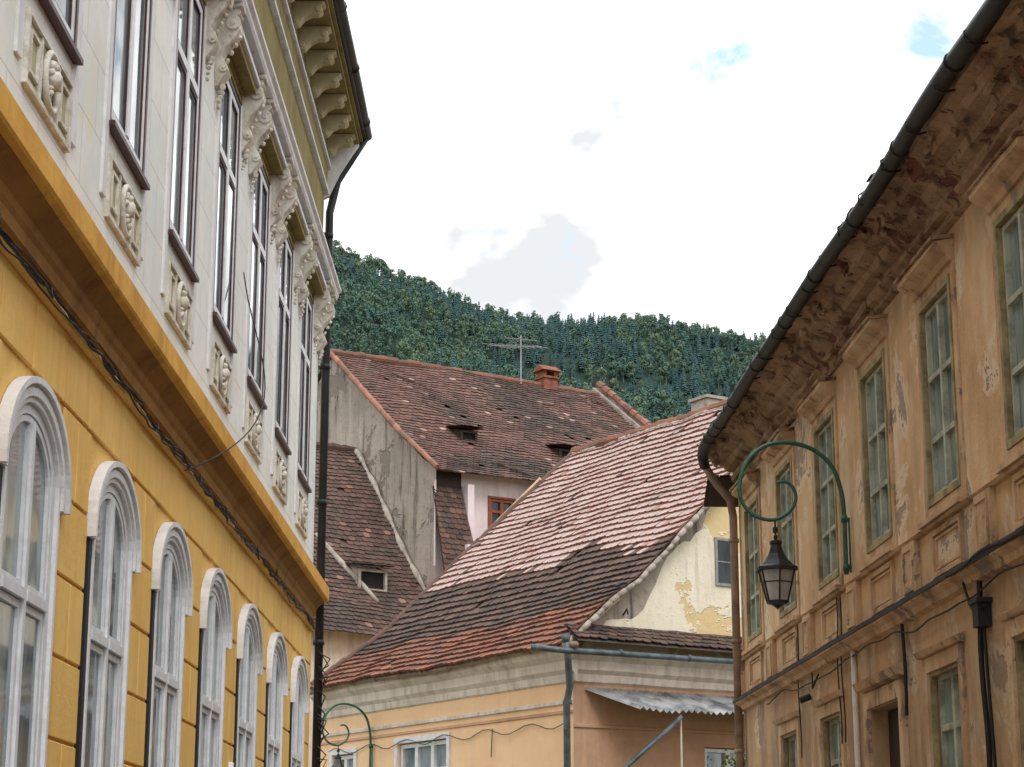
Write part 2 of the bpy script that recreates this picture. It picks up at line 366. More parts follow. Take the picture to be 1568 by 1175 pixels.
while a<A1+.2:
    mod.prof(PL,[(.085,12.455),(.49,12.455),(.50,12.42),(.45,12.39),(.47,12.34),(.42,12.29),(.33,12.29),(.24,12.24),(.17,12.15),(.085,12.14)],a-.08,a+.08)
    mod.tube([PL(a-.10,.42,12.345),PL(a+.10,.42,12.345)],.042,8); mod.tube([PL(a-.10,.14,12.20),PL(a+.10,.14,12.20)],.04,8); a+=.76
mod.make('modillions',M['panel'],yt,bevel=.006)
gu=MB()
gu.tube([PL(a,.63,12.66+.015*math.sin(a)) for a in [A0+i*(A1+.3-A0)/30 for i in range(31)]],.075,10)
gu.box(PL,A0,A1+.28,.572,.62,12.56,12.72)
a=A0
while a<A1: gu.tube([PL(a,.63,12.66),PL(a+.03,.63,12.66)],.09,10); a+=2
gu.tube([PL(A1+.25,.60,12.60),PL(A1+.25,.42,12.3),PL(A1+.20,.2,11.9),PL(A1+.17,.10,11.4),PL(A1+.14,.09,0.1)],.06,8)
for z in (3,5,7,9,11): gu.tube([PL(A1+.14,.09,z),PL(A1+.14,.09,z+.07)],.08,8)
gu.make('gutter_and_downpipe',M['gutter'],yt,smooth=True)
ret=MB(); ret.prof(PL,[(0,11.6),(.1,11.65),(.25,12.0),(.42,12.3),(.52,12.455),(0,12.455)],A1+.101,A1+.19); ret.make('cornice_return',M['whitetrim'],yt)
bod=MB(); bod.quad(PL(A1,0,0),PL(A1,-10,0),PL(A1,-10,12.5),PL(A1,0,12.5)); bod.quad(PL(A0,0,0),PL(A0,-10,0),PL(A0,-10,12.5),PL(A0,0,12.5)); bod.quad(PL(A0,-10,0),PL(A1,-10,0),PL(A1,-10,12.5),PL(A0,-10,12.5))
bod.quad(PL(A1,-.28,0),PL(A0,-.28,0),PL(A0,-.28,12.4),PL(A1,-.28,12.4)); bod.make('side_walls',M['yellow'],yt)
rf=MB(); rf.prof(PL,[(.62,12.63),(-5,16.5),(-10.6,12.63),(-10.6,12.73),(-5,16.62),(.66,12.76)],A0-.2,A1+.28); rf.make('roof',M['brick'],yt)
cab=MB()
for q in range(4):
    pts=[]
    for i in range(301):
        a=5+i*.077; v=Vector((a*1.1,q*7.3,0)); w_=Vector((a*3.3,q*3.1,5))
        sag=-.05*abs(math.sin(a*1.28+.4*q)) if q<3 else -.10*abs(math.sin(a*.7))
        pts.append(PL(a,.07+.02*noise.noise(w_)+.006*q,5.235+sag+.035*noise.noise(v)+.018*noise.noise(w_)))
    cab.tube(pts,(.012,.008,.006,.007)[q],5)
for a in [6.3+1.9*i for i in range(12)]:
    a+=U(-.4,.4)
    cab.tube([PL(a,.05,5.24),PL(a+.05,.12,5.15+U(-.05,.05)),PL(a+U(.1,.25),.09,5.22+U(-.03,.08)),PL(a+.3,.06,5.2)],.007,5)
pts=[PL(20.2-.2*t-3.2*t*t*.9,.06+.35*math.sin(math.pi*t),7.9-2.75*t**.75) for t in [i/20 for i in range(21)]]
cab.tube(pts,.007,5)
for k in range(14):
    a=A1-.1; z=3.2+R()*1.8; cab.tube([PL(a+.1,.12,z),PL(a+.1+U(-.1,.1),.2+R()*.08,z-.1+U(-.1,.1)),PL(a+.25,.13,z-.25)],.010,5)
cab.make('facade_cables',M['blackpaint'],yt)
lm=MB(); lm.tube([PL(20.8,0,2.75),PL(20.8,.14,2.78),PL(20.8,.30,2.78),PL(20.8,.31,2.78)],.055,10,rf=lambda t:.7 if t<.3 else 1.2); lm.box(PL,20.7,20.9,0,.03,2.65,2.9); lm.make('wall_floodlight',M['whitepaint'],yt,smooth=True)

# ============================================================ ORANGE TOWNHOUSE (right)
PR=frame(4.9,0,-.0497,1,-1,-.0497)
ot=empty('orange_townhouse')
B0,B1=-2.0,30.0
rc=[15.66+2.62*k for k in range(-6,6)]
lowc=[15.9,13.2,10.5,7.8,5.1,2.4,18.66,23.75,26.4]
ops=[(c-.52,c+.52,5.2,7.05) for c in rc]
ops+=[(c-.55,c+.55,2.35,3.62) for c in lowc]+[(20.35,21.7,.15,3.5),(28.75,29.5,.15,3.2)]
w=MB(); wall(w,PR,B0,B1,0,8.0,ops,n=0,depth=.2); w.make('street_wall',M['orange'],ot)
fr=MB(); gl=MB(); cas=MB(); tr=MB(); co=MB(); wh=MB(); do=MB(); hd=MB()
for c in rc:
    casement(fr,gl,PR,c-.50,c+.50,5.22,7.03,-.045,tr=(.30,.63),w=.042,th=.03)
    rectframe(cas,PR,c-.58,c+.58,5.14,7.11,.065,-.02,.035)
    rectframe(tr,PR,c-.70,c+.70,5.02,7.20,.115,-.002,.022)
    tr.prof(PR,[(0,7.20),(.05,7.21),(.07,7.27),(.15,7.31),(.19,7.34),(.19,7.385),(0,7.41)],c-.70,c+.70,8,.012)
    hd.prof(PR,[(0,7.412),(.20,7.387),(.215,7.39),(.215,7.42),(0,7.45)],c-.72,c+.72,10,.012)
    rectframe(tr,PR,c-.50,c+.50,4.46,4.90,.05,-.002,.035); rectframe(tr,PR,c-.42,c+.42,4.53,4.83,.02,-.002,.02)
    tr.box(PR,c-.72,c+.72,-.001,.10,4.965,5.015)
    p=c+1.31
    tr.box(PR,p-.24,p+.24,-.001,.06,4.40,4.93)
    rectframe(tr,PR,p-.19,p+.19,4.45,4.88,.03,.058,.075)
tr.prof(PR,[(0,4.93),(.05,4.935),(.07,4.96),(0,4.964)],B0,B1,80,.008)
tr.prof(PR,[(0,4.20),(.06,4.22),(.08,4.27),(.15,4.31),(.15,4.36),(0,4.40)],B0,B1,120,.012)
co.prof(PR,[(.152,4.325),(.165,4.33),(.165,4.375),(0,4.42),(0,4.405),(.152,4.362)],B0,B1,60,.01)
for c in lowc:
    casement(fr,gl,PR,c-.53,c+.53,2.37,3.60,-.10,tr=(.6,),w=.05,th=.03)
    rectframe(tr,PR,c-.70,c+.70,2.20,3.77,.14,-.002,.03); tr.prof(PR,[(0,3.775),(.07,3.78),(.10,3.83),(0,3.87)],c-.75,c+.75,6,.01)
    rectframe(cas,PR,c-.57,c+.57,2.33,3.64,.05,-.05,.0)
do.box(PR,20.36,21.69,-.19,-.17,.15,3.49); do.box(PR,20.36,21.69,-.17,-.12,2.6,2.68)
rectframe(tr,PR,20.15,21.9,.0,3.68,.17,-.002,.05); tr.prof(PR,[(0,3.7),(.1,3.72),(.14,3.8),(0,3.86)],20.05,22.0)
rectframe(wh,PR,28.70,29.55,.1,3.25,.11,-.01,.04); do.box(PR,28.8,29.45,-.19,-.14,.15,3.15)
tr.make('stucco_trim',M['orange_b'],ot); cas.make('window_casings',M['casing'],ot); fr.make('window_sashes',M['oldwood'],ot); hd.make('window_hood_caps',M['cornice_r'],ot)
gl.make('window_glass',M['glass2'],ot); wh.make('white_door_frame',M['whitepaint'],ot); do.make('doors',M['door'],ot)
cor=MB()
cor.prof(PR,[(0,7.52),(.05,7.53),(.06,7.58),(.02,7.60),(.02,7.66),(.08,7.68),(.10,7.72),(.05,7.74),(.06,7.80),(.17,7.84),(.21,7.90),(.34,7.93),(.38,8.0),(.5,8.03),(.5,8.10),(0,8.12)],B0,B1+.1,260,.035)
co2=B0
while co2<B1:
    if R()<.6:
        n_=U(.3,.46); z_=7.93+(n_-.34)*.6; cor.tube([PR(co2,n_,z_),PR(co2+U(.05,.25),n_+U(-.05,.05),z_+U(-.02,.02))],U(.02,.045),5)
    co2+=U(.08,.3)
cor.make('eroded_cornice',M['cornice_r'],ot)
co.make('sheet_metal_flashing',M['gutter'],ot)
g2=MB(); pts=[PR(a,.60+.012*math.sin(a*1.3),8.05+.02*math.sin(a*.9)) for a in [B0+i*.4 for i in range(int((B1-1-B0)/.4)+1)]]
pts+= [PR(B1-.7,.60,8.03),PR(B1-.35,.58,7.98),PR(B1-.15,.52,7.86)]
g2.tube(pts,.080,10)
a=B0
while a<B1-1: g2.tube([PR(a,.60+.012*math.sin(a*1.3),8.05+.02*math.sin(a*.9)),PR(a+.04,.60+.012*math.sin(a*1.3),8.05+.02*math.sin(a*.9))],.092,10); a+=1.9
a=B0+.4
while a<B1-1: g2.tube([PR(a,.5,8.14),PR(a,.60,8.14),PR(a,.68,8.08),PR(a,.675,7.995),PR(a,.60,7.965),PR(a,.50,7.99)],.010,5); a+=.95
g2.make('gutter',M['gutter'],ot,smooth=True)
p2=MB(); p2.tube([PR(B1-.15,.52,7.86),PR(B1-.12,.35,7.6),PR(B1-.1,.14,7.35),PR(B1-.1,.10,7.1),PR(B1-.1,.10,.1)],.06,10)
for z in (2,3.6,5.2,6.7): p2.tube([PR(B1-.1,.10,z),PR(B1-.1,.10,z+.06)],.078,10)
p2.make('downpipe',M['pipe_r'],ot,smooth=True)
wp=MB(); wp.tube([PR(22.3,.04,4.2),PR(22.3,.04,.1)],.032,8); wp.make('vent_pipe',M['creamtrim'],ot,smooth=True)
cb=MB()
def cable(pts,r=.012): cb.tube(pts,r,5)
cable([PR(a,.19+.01*math.sin(5*a),4.34+.05*noise.noise(Vector((a,0,3)))) for a in [2+i*.25 for i in range(64)]],.014)
cable([PR(a,.06+.02*noise.noise(Vector((a*2,4,3))),4.12+.08*noise.noise(Vector((a,4,3)))-.03*math.sin(a*1.1)) for a in [4+i*.2 for i in range(120)]],.009)
cable([PR(20.0+.05*math.sin(z*3),.05,z) for z in [4.2-.1*i for i in range(10)]],.018)
cable([PR(17.2+.04*math.sin(z*4),.06,z) for z in [4.2-.15*i for i in range(24)]],.026)
cable([PR(17.05+.05*math.sin(z*2),.06,z) for z in [4.0-.15*i for i in range(24)]],.016)
cable([PR(17.6-.6*t,.08,4.25-.35*math.sin(t*2.2)) for t in [i/8 for i in range(9)]],.012)
cb.box(PR,17.05,17.22,.0,.12,3.8,4.0); cb.box(PR,17.0,17.27,.0,.14,4.0,4.04)
for a in (23.1,25.5,22.9): cable([PR(a+.05*math.sin(z*5),.04,z) for z in [4.9-.15*i for i in range(12)]],.008)
cable([PR(24.6,.05,4.2),PR(24.4,.09,4.0),PR(24.2,.05,4.15)]); cb.tube([PR(24.9,.02,3.95),PR(24.9,.15,3.9)],.04,8)
cb.make('cables_and_junction_box',M['blackpaint'],ot)
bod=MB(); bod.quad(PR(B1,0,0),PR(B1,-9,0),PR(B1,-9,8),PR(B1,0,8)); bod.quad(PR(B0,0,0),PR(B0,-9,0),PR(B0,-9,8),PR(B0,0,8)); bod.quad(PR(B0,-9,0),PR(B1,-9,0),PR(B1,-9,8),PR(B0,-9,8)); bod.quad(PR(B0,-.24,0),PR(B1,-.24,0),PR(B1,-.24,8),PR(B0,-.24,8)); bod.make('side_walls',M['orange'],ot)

# ------------------------------------------------------------ tile roofs
def surfmaker(ox,oy,dt,ds,prof,sag=.05,seed=0):
    L=[0]
    for i in range(len(prof)-1): L.append(L[-1]+math.hypot(prof[i+1][0]-prof[i][0],prof[i+1][1]-prof[i][1]))
    def S(t,r,n=0):
        i=0
        while i<len(L)-2 and r>L[i+1]: i+=1
        f=(r-L[i])/(L[i+1]-L[i]); a,b=prof[i],prof[i+1]
        s=a[0]+(b[0]-a[0])*f; z=a[1]+(b[1]-a[1])*f
        ts,tz=(b[0]-a[0])/(L[i+1]-L[i]),(b[1]-a[1])/(L[i+1]-L[i])
        ns,nz=-tz,ts
        if nz<0: ns,nz=-ns,-nz
        n+=sag*(noise.noise(Vector((t*.35,r*.35,seed)))+.35*noise.noise(Vector((t*1.3,r*1.3,seed+5))))
        s+=ns*n; z+=nz*n
        return (ox+dt[0]*t+ds[0]*s,oy+dt[1]*t+ds[1]*s,z)
    return S,L[-1]
def tileroof(mb,S,tl,tr,RR,colf,w=.19,ex=.16,th=.016,lip=None,miss=.01,lf=.035):
    r=0; row=0
    while r<RR-.02:
        a=tl(r); e=tr(r); t=a-(row%2)*w*.5; wob=U(0,9)
        while t<e:
            t0=max(t,a); t1=min(t+w,e)
            if t1-t0>.03:
                r1=r+ex+U(-.012,.012)+.02*noise.noise(Vector((t*.8,wob,0))); r0=r-ex*.35
                lift=lf+R()*.016; sk=U(-.012,.012); g=.004; W=t1-t0
                if R()<miss: t+=w; continue
                top=[S(t0+g,max(r0,0),.004),S(t1-g,max(r0,0),.004)]
                lo=[(t1-g,r1-.03+sk),(t0+W*.78,r1+sk*.5),(t0+W*.22,r1-sk*.5),(t0+g,r1-.03-sk)]
                up_=[S(x,y,lift) for x,y in lo]; dn=[S(x,y,lift-th) for x,y in lo]
                cc=colf((t0+t1)/2,r,RR)
                mb.add(top+up_,[(0,1,2,3,4,5)],cc)
                lc=lip(cc) if lip else cc
                mb.add(up_+dn+top,[(0,4,5,1),(1,5,6,2),(2,6,7,3),(9,4,0),(8,3,7)],lc)
            t+=w
        r+=ex; row+=1
def sheet(mb,S,tl,tr,RR,n=-.02,k=12,col=(.1,.05,.035)):
    vs=[];nr=k
    for i in range(nr+1):
        r=RR*i/nr
        for j in range(nr+1): vs.append(S(tl(r)+(tr(r)-tl(r))*j/nr,r,n))
    mb.add(vs,[(i*(nr+1)+j,i*(nr+1)+j+1,(i+1)*(nr+1)+j+1,(i+1)*(nr+1)+j) for i in range(nr) for j in range(nr)],col)
def mixt(a,b,f): return tuple(a[i]*(1-f)+b[i]*f for i in range(3))
def jit(c,a): k=1+U(-a,a); return tuple(x*k for x in c)
TER=(.29,.105,.06); DRK=(.062,.043,.035); BRN=(.125,.07,.055); PAL=(.46,.355,.325); MAR=(.15,.068,.05)
def capline(mb,pts,r=.12,col=TER,L=.36):
    for i in range(len(pts)-1):
        a,b=Vector(pts[i]),Vector(pts[i+1]); n=max(1,int((b-a).length/L))
        for k in range(n):
            p=a+(b-a)*(k/n); q=a+(b-a)*((k+1.12)/n); q.z+=.015+U(-.015,.015); p.z+=U(-.02,.02)
            b0=len(mb.v); mb.tube([tuple(p),tuple(q)],r*U(.9,1.1),8,rf=lambda t:1-.12*(1-t))
            cc=jit(mixt(col,BRN,R()*.7),.2)
            for i2 in range(b0,len(mb.v)): mb.c[i2]=cc

# ============================================================ PEACH HOUSE (middle)
mh=empty('peach_house')
X0,Y0=.92,37.4; FT=(-.54,.84); GS=(.84,.54)
PF=lambda t,n,z:(X0+GS[0]*(.35-n)+FT[0]*t, Y0+GS[1]*(.35-n)+FT[1]*t, z)
PG=lambda s,n,z:(X0+GS[0]*s-FT[0]*(n-.15), Y0+GS[1]*s-FT[1]*(n-.15), z)
prof=[(6.28,12.0),(1.7,7.45),(0,6.15)]
S,RR=surfmaker(X0,Y0,FT,GS,prof,.09,1)
def colM(t,r,RR):
    f=r/RR; nz=noise.noise(Vector((t*.5,r*.6,3)))*.10+noise.noise(Vector((t*2,r*2,3)))*.05
    g=f+nz*.5
    if g<.59+.03*(R()-.5):
        q=R()
        return jit(PAL,.07) if q<.96 else (jit(mixt(PAL,TER,.6),.1) if q<.985 else jit(BRN,.3))
    if g<.84: return jit(mixt(BRN,DRK,R()),.3)
    return jit(mixt(TER,BRN,R()*.8),.25)
tl=lambda r:-.12; trr=lambda r:8.6+1.4*r/RR
tm=MB(); tileroof(tm,S,tl,trr,RR,colM,w=.21,ex=.225,th=.05,lf=.058,lip=lambda c:(.27,.10,.065) if c[0]>.33 else tuple(x*.7 for x in c),miss=.003); sheet(tm,S,tl,trr,RR,-.03)
capline(tm,[S(t,0,.0) for t in (-.1,2,4,6,8.6)],.13,TER)
capline(tm,[S(trr(r),r,.03) for r in (RR,RR*.75,RR*.5,RR*.25,0)],.075,BRN,.3)
S2,R2=surfmaker(X0,Y0,FT,GS,[(6.28,12.0),(12.5,6.15)],.03,2); sheet(tm,S2,tl,trr,R2,-.02)
tm.make('tiled_roof',M['tile'],mh)
mo=MB()
for i in range(40):
    r=RR*i/40
    mo.tube([S(-.13,r,-.06+U(-.01,.01)),S(-.13,min(RR,r+RR/38),-.06)],.045+.02*R(),6)
for i in range(60):
    t=8.6*R()
    mo.tube([S(t,.10,.03),S(t+U(.1,.5),.12,.03)],U(.03,.06),6)
mo.make('mortar_verge',M['mortar'],mh,smooth=True)
gw=MB()
pr=[(.35,6.2),(1.75,7.30),(6.28,11.85),(12.2,6.2)]
gw.quad(*([PG(.35,0,5.9)]+[PG(s,0,z) for s,z in pr]+[PG(12.2,0,5.9)])); gw.make('gable_wall',M['cream'],mh)
gs_=MB()
vs=[];k=40
for i in range(k+1):
    s=.38+5.8*i/k; z=(6.2+(s-.35)*.786) if s<1.75 else 7.30+(s-1.75)*1.0044
    wd_=.13+.30*max(0,noise.noise(Vector((s*1.7,3,1)))+.1)+.12*noise.noise(Vector((s*6,3,1)))+(.35*max(0,1-abs(s-1.9)/.5))
    vs+=[PG(s,.006,z-.02),PG(s+.02,.006,z-.02-wd_*1.3)]
gs_.add(vs,[(2*i,2*i+1,2*i+3,2*i+2) for i in range(k)]); gs_.make('verge_render',M['greywall'],mh)
gwl=MB(); wall(gwl,PG,.35,12.2,0,5.9,[(3.4,4.6,2.6,4.35),(1.9,2.9,0.1,3.2)],0,.2); gwl.make('lower_gable_wall',M['peach_d'],mh)
fw=MB(); wins=[(4.66,6.67,3.0,4.68),(8.6,9.6,3.0,4.6),(1.4,2.6,2.2,3.7)]
wall(fw,PF,.0+.15,10.3,0,6.05,wins,0,.2); fw.make('street_wall',M['peach'],mh)
bk=MB(); bk.quad(PF(10.3,0,0),PF(10.3,-12,0),PF(10.3,-12,6),PF(10.3,-6,11.7),PF(10.3,0,6)); bk.quad(PF(10.3,-12,0),PF(.1,-12,0),PF(.1,-12,6),PF(10.3,-12,6))
bk.quad(PF(.2,-.22,0),PF(10.2,-.22,0),PF(10.2,-.22,5.9),PF(.2,-.22,5.9)); bk.quad(PG(.6,-.22,0),PG(12,-.22,0),PG(12,-.22,5.9),PG(.6,-.22,5.9)); bk.make('rear_walls',M['peach'],mh)
fr=MB(); gl=MB(); tr=MB()
for (a,b,c,d) in wins:
    casement(fr,gl,PF,a+.02,b-.02,c,d-.02,-.1,tr=(.65,),w=.08,th=.05,leaves=3 if b-a>1.5 else 2); rectframe(fr,PF,a-.12,b+.12,c-.12,d+.12,.115,-.01,.04)
casement(fr,gl,PG,3.42,4.58,2.62,4.33,-.1,w=.07)
fr.make('window_frames',M['whitepaint'],mh)
sw=MB(); gd_=MB(); rectframe(sw,PG,3.76,4.24,7.50,8.46,.035,-.01,.035); casement(sw,gd_,PG,3.797,4.203,7.537,8.423,.028,tr=(.5,),w=.018,th=.004,leaves=1); sw.make('small_gable_window_frame',M['greywood'],mh); gd_.make('small_gable_window_glass',M['glassd'],mh)
gl.make('window_glass',M['glass'],mh)
tr.prof(PF,[(0,5.42),(.05,5.45),(.07,5.58),(.14,5.66),(.15,5.82),(.26,5.92),(.30,6.03),(0,6.08)],-.0,10.3,30,.012)
tr.prof(PF,[(0,5.02),(.05,5.04),(.05,5.10),(0,5.12)],0.15,10.3,20,.01)
tr.prof(PG,[(0,5.42),(.05,5.45),(.07,5.58),(.14,5.66),(.15,5.82),(.26,5.92),(.30,6.03),(0,6.08)],.20,8.3,30,.012)
tr.make('eave_cornice',M['creamtrim'],mh)
line=MB(); line.prof(PF,[(0,4.86),(.03,4.87),(.03,4.92),(0,4.93)],.15,10.3,20,.01)
line.prof(PG,[(0,4.6),(.03,4.61),(.03,4.66),(0,4.67)],.35,8.3,20,.01); line.make('string_course',M['peach_d'],mh)
pent=MB()
def Sp(s,r,n=0):
    f=r/.62; q=.04+.50*f; z=6.52-.36*f+n; return PG(s,q,z+.02*noise.noise(Vector((s*2,r*3,1))))
tileroof(pent,Sp,lambda r:.1,lambda r:8.2,.60,lambda t,r,q:jit(mixt(BRN,DRK,R()),.35),w=.2,ex=.15)
pent.add([Sp(.1,0,-.03),Sp(8.2,0,-.03),Sp(8.2,.62,-.03),Sp(.1,.62,-.03)],[(0,1,2,3)],DRK)
pent.make('pent_roof',M['tile'],mh)
gt=MB()
gt.tube([PF(t,.37,6.05+.03*math.sin(t)) for t in [i*.5 for i in range(-1,21)]],.06,8)
for t in range(11): gt.tube([PF(t,.37,6.05+.03*math.sin(t)),PF(t+.04,.37,6.05+.03*math.sin(t))],.075,8)
gt.make('rusty_eave_gutter',M['pipe_r'],mh,smooth=True)
bp=MB()
bp.tube([PG(-.75,.25,5.98),PG(-.3,.55,5.92),PG(1,.58,5.93),PG(5,.58,5.96)],.055,8)
bp.tube([PG(-.15,.5,6.2),PG(-.1,.5,5.75),PG(.1,.25,5.3),PG(.12,.12,5.0),PG(.15,.10,.1)],.065,8)
bp.tube([PG(-.15,.5,6.22),PG(-.15,.5,6.08)],.085,8,rf=lambda t:1.1-.3*t)
bp.tube([PG(2.1,1.0,4.80),PG(.35,.14,3.1)],.045,8)
for z in (2,3.5,5): bp.tube([PG(.14,.11,z),PG(.14,.11,z+.08)],.085,8)
for s in (1.0,2.6,4.0): bp.tube([PG(s,.58,5.95),PG(s+.04,.58,5.95)],.07,8)
bp.make('drain_pipes',M['bluepipe'],mh,smooth=True)
aw=MB(); nA=70
vs=[]
for i in range(nA+1):
    s=.6+5.2*i/nA; z=.03*(1 if i%2 else -1)
    vs+=[PG(s+.0,.02,5.33+z),PG(s+.55,1.0+.04*noise.noise(Vector((s*4,7,0))),4.90+z+.05*noise.noise(Vector((s*1.2,0,0))))]
aw.add(vs,[(2*i,2*i+1,2*i+3,2*i+2) for i in range(nA)]); aw.make('corrugated_awning',M['tin'],mh)
wr=MB(); wr.tube([PG(2.15,.9,4.85),PG(2.15,.9,0)],.020,6); wr.make('awning_post',M['creamtrim'],mh)
wi=MB(); wi.tube([PF(t,.05+.02*math.sin(t*3),4.75-.15*math.sin(t*2)**2) for t in [i*.25 for i in range(1,40)]],.009,5)
wi.tube([PF(2.9,.04,4.75),PF(2.92,.05,4.2)],.01,5)
wi.tube([PG(1.5,.02,6.75),PG(1.5,.14,6.85),PG(1.5,.18,6.75)],.02,6); wi.tube([PG(1.35,.02,7.3),PG(1.35,.14,7.3)],.035,6)
wi.make('wall_cables',M['iron'],mh)
def chimney(name_parent,x,y,z0,z1,w,d,mat,cap):
    ch=MB(); Pc=lambda a,n,z:(x+GS[0]*a+FT[0]*n,y+GS[1]*a+FT[1]*n,z)
    ch.box(Pc,-w/2,w/2,-d/2,d/2,z0,z1); ch.box(Pc,-w/2-.05,w/2+.05,-d/2-.05,d/2+.05,z1+.001,z1+.07)
    if cap:
        for s in (-.8,.8): ch.box(Pc,s*w/2-.05,s*w/2+.05,-d/2+.03,d/2-.03,z1+.071,z1+.24)
        ch.add([Pc(-w/2-.12,-d/2-.12,z1+.241),Pc(w/2+.12,-d/2-.12,z1+.241),Pc(w/2+.12,d/2+.12,z1+.241),Pc(-w/2-.12,d/2+.12,z1+.241),Pc(-w/2-.1,0,z1+.46),Pc(w/2+.1,0,z1+.46)],[(0,1,5,4),(3,4,5,2),(0,4,3),(1,2,5),(0,3,2,1)])
    return ch.make('chimney',mat,name_parent)
q=S(4.75,0); chimney(mh,q[0]+1.0,q[1]+.6,11.0,12.62,.8,.6,M['mortar'],False)
q=S(3.0,0); chimney(mh,q[0]+.8,q[1]+.5,11.0,12.35,.5,.5,M['brick'],False)

# ============================================================ GREY GABLE HOUSE (behind)
bh=empty('grey_gable_house')
GX,GY=-5.4,57.95; RT=(.84,.54); DS=(.54,-.84)
def colB(t,r,RR):
    g=noise.noise(Vector((t*.45,r*.5,8)))+.4*noise.noise(Vector((t*1.6,r*1.6,8)))
    if R()<.02: return jit((.32,.21,.17),.2)
    return jit(mixt(mixt(MAR,BRN,.3),BRN if g<.1 else DRK,min(1,max(0,.45+g*.9+U(-.35,.35)))),.28)
S,RR=surfmaker(GX,GY,RT,DS,[(0,17.2),(5.4,13.15),(6.45,12.55)],.12,4)
dl=lambda c:tuple(x*.7 for x in c)
tb=MB(); tileroof(tb,S,lambda r:-.05,lambda r:9.7,RR,colB,w=.2,ex=.18,th=.03,lip=dl); sheet(tb,S,lambda r:0,lambda r:9.7,RR,-.03)
capline(tb,[S(t,0,0) for t in (-.05,3,6,9.9)],.12,mixt(TER,BRN,.4))
capline(tb,[S(-.08,r,.04) for r in (RR,RR*.7,RR*.4,0)],.08,(.34,.15,.09),.3)
S3,R3=surfmaker(GX,GY,RT,DS,[(0,17.2),(-6.4,12.6)],.03,6); sheet(tb,S3,lambda r:0,lambda r:9.7,R3,-.02)
PB=lambda t,s,z:(GX+RT[0]*t+DS[0]*s,GY+RT[1]*t+DS[1]*s,z)
capline(tb,[PB(9.9,-.2,17.62),PB(9.9,6.2,13.0)],.13,(.30,.13,.085),.35)
tb.make('tiled_roof',M['tile'],bh)
gp=MB()
gp.add([PB(t,s,z) for t in (9.72,10.05) for s,z in ((-.3,17.5),(6.3,12.8),(6.3,12.0),(-.3,16.5))],[(0,1,2,3),(4,7,6,5),(0,4,5,1),(1,5,6,2),(2,6,7,3),(3,7,4,0)])
gp.make('verge_parapet',M['mortar'],bh)
gwm=MB()
gwm.quad(PB(.1,-6.2,0),PB(.1,6.1,0),PB(.1,6.1,12.65),PB(.1,5.4,13.02),PB(.1,0,17.08),PB(.1,-6.2,12.7)); gwm.quad(PB(9.8,-6.2,0),PB(9.8,6.1,0),PB(9.8,6.1,12.6),PB(9.8,0,17),PB(9.8,-6.2,12.6))
gwm.make('gable_wall',M['greywall'],bh)
PW=lambda t,n,z:PB(t,6.0+n,z)
wl=MB(); wall(wl,PW,.1,9.8,0,12.7,[(1.85,2.62,11.0,12.02)],0,.15); wl.box(PW,2.95,3.25,.0,.45,9.0,12.3); wl.box(PW,.95,1.15,.0,.35,9.0,12.25)
wl.make('front_wall',M['pink'],bh)
fr=MB();gl=MB(); casement(fr,gl,PW,1.87,2.60,11.02,12.0,-.04,tr=(.66,),w=.06,th=.05); rectframe(fr,PW,1.79,2.68,10.94,12.08,.06,-.01,.04); fr.make('window_frame',M['redwood'],bh); gl.make('window_glass',M['glassd'],bh)
dk=MB(); dk.box(PW,.12,.94,-.02,.02,12.0,12.6); dk.make('eave_opening',M['door'],bh)
def Sc(t,r,n=0): f=r/2.9; return PW(t,.10+.75*f+n,12.15-2.8*f)
tc2=MB(); tileroof(tc2,Sc,lambda r:.0,lambda r:.85+.12*r,2.85,lambda t,r,q:jit(mixt(mixt(MAR,DRK,.3),DRK,R()),.4),w=.2,ex=.15); tc2.add([Sc(0,0,-.03),Sc(.9,0,-.03),Sc(1.2,2.9,-.03),Sc(0,2.9,-.03)],[(0,1,2,3)],DRK); tc2.make('tile_hung_wall',M['tile'],bh)
wb=MB(); wb.box(PW,.55,.8,.86,1.0,9.9,10.5); wb.tube([PB(0.05,6.15,z) for z in (12.3,11,10)],.03,6); wb.make('small_vent',M['pink'],bh)
q=PB(7.75,0,0); chimney(bh,q[0],q[1],16.0,17.42,.5,.45,M['brick'],True)
def dormer(par,Pb,zfun,t,s,w,h,mat):
    z=zfun(s); zt=z+h
    sb=s-.1
    while zfun(sb)<zt+(s-sb)*.25 and s-sb<3: sb-=.05
    d=MB(); zb=zfun(sb)
    d.add([Pb(t-w/2,s,z-.1),Pb(t+w/2,s,z-.1),Pb(t+w/2,s,zt),Pb(t-w/2,s,zt),Pb(t-w/2,sb,zb),Pb(t+w/2,sb,zb)],[(0,3,4),(1,5,2)])
    rectframe(d,lambda a,n,zz:Pb(a,s+n,zz),t-w/2,t+w/2,z-.08,zt,.07,-.05,.05)
    d.make('dormer_frame',mat,par)
    o=MB(); o.quad(Pb(t-w/2+.02,s-.04,z-.05),Pb(t+w/2-.02,s-.04,z-.05),Pb(t+w/2-.02,s-.04,zt),Pb(t-w/2+.02,s-.04,zt)); o.make('dormer_opening',M['dark'],par)
    L=math.hypot(s+.2-sb,zt-zb)
    def Sd(tt,r,n=0): f=r/L; return Pb(tt,sb+(s+.2-sb)*f,zb+(zt+.05-zb)*f+n+.02)
    e=MB(); tileroof(e,Sd,lambda r:t-w/2-.12,lambda r:t+w/2+.12,L,lambda a,r,q:jit(mixt(MAR,DRK,R()),.3),w=.18,ex=.15)
    e.add([Sd(t-w/2-.12,0,-.03),Sd(t+w/2+.12,0,-.03),Sd(t+w/2+.12,L,-.03),Sd(t-w/2-.12,L,-.03)],[(0,1,2,3)],DRK); e.make('dormer_tiles',M['tile'],par)
zB=lambda s:17.2-.75*s
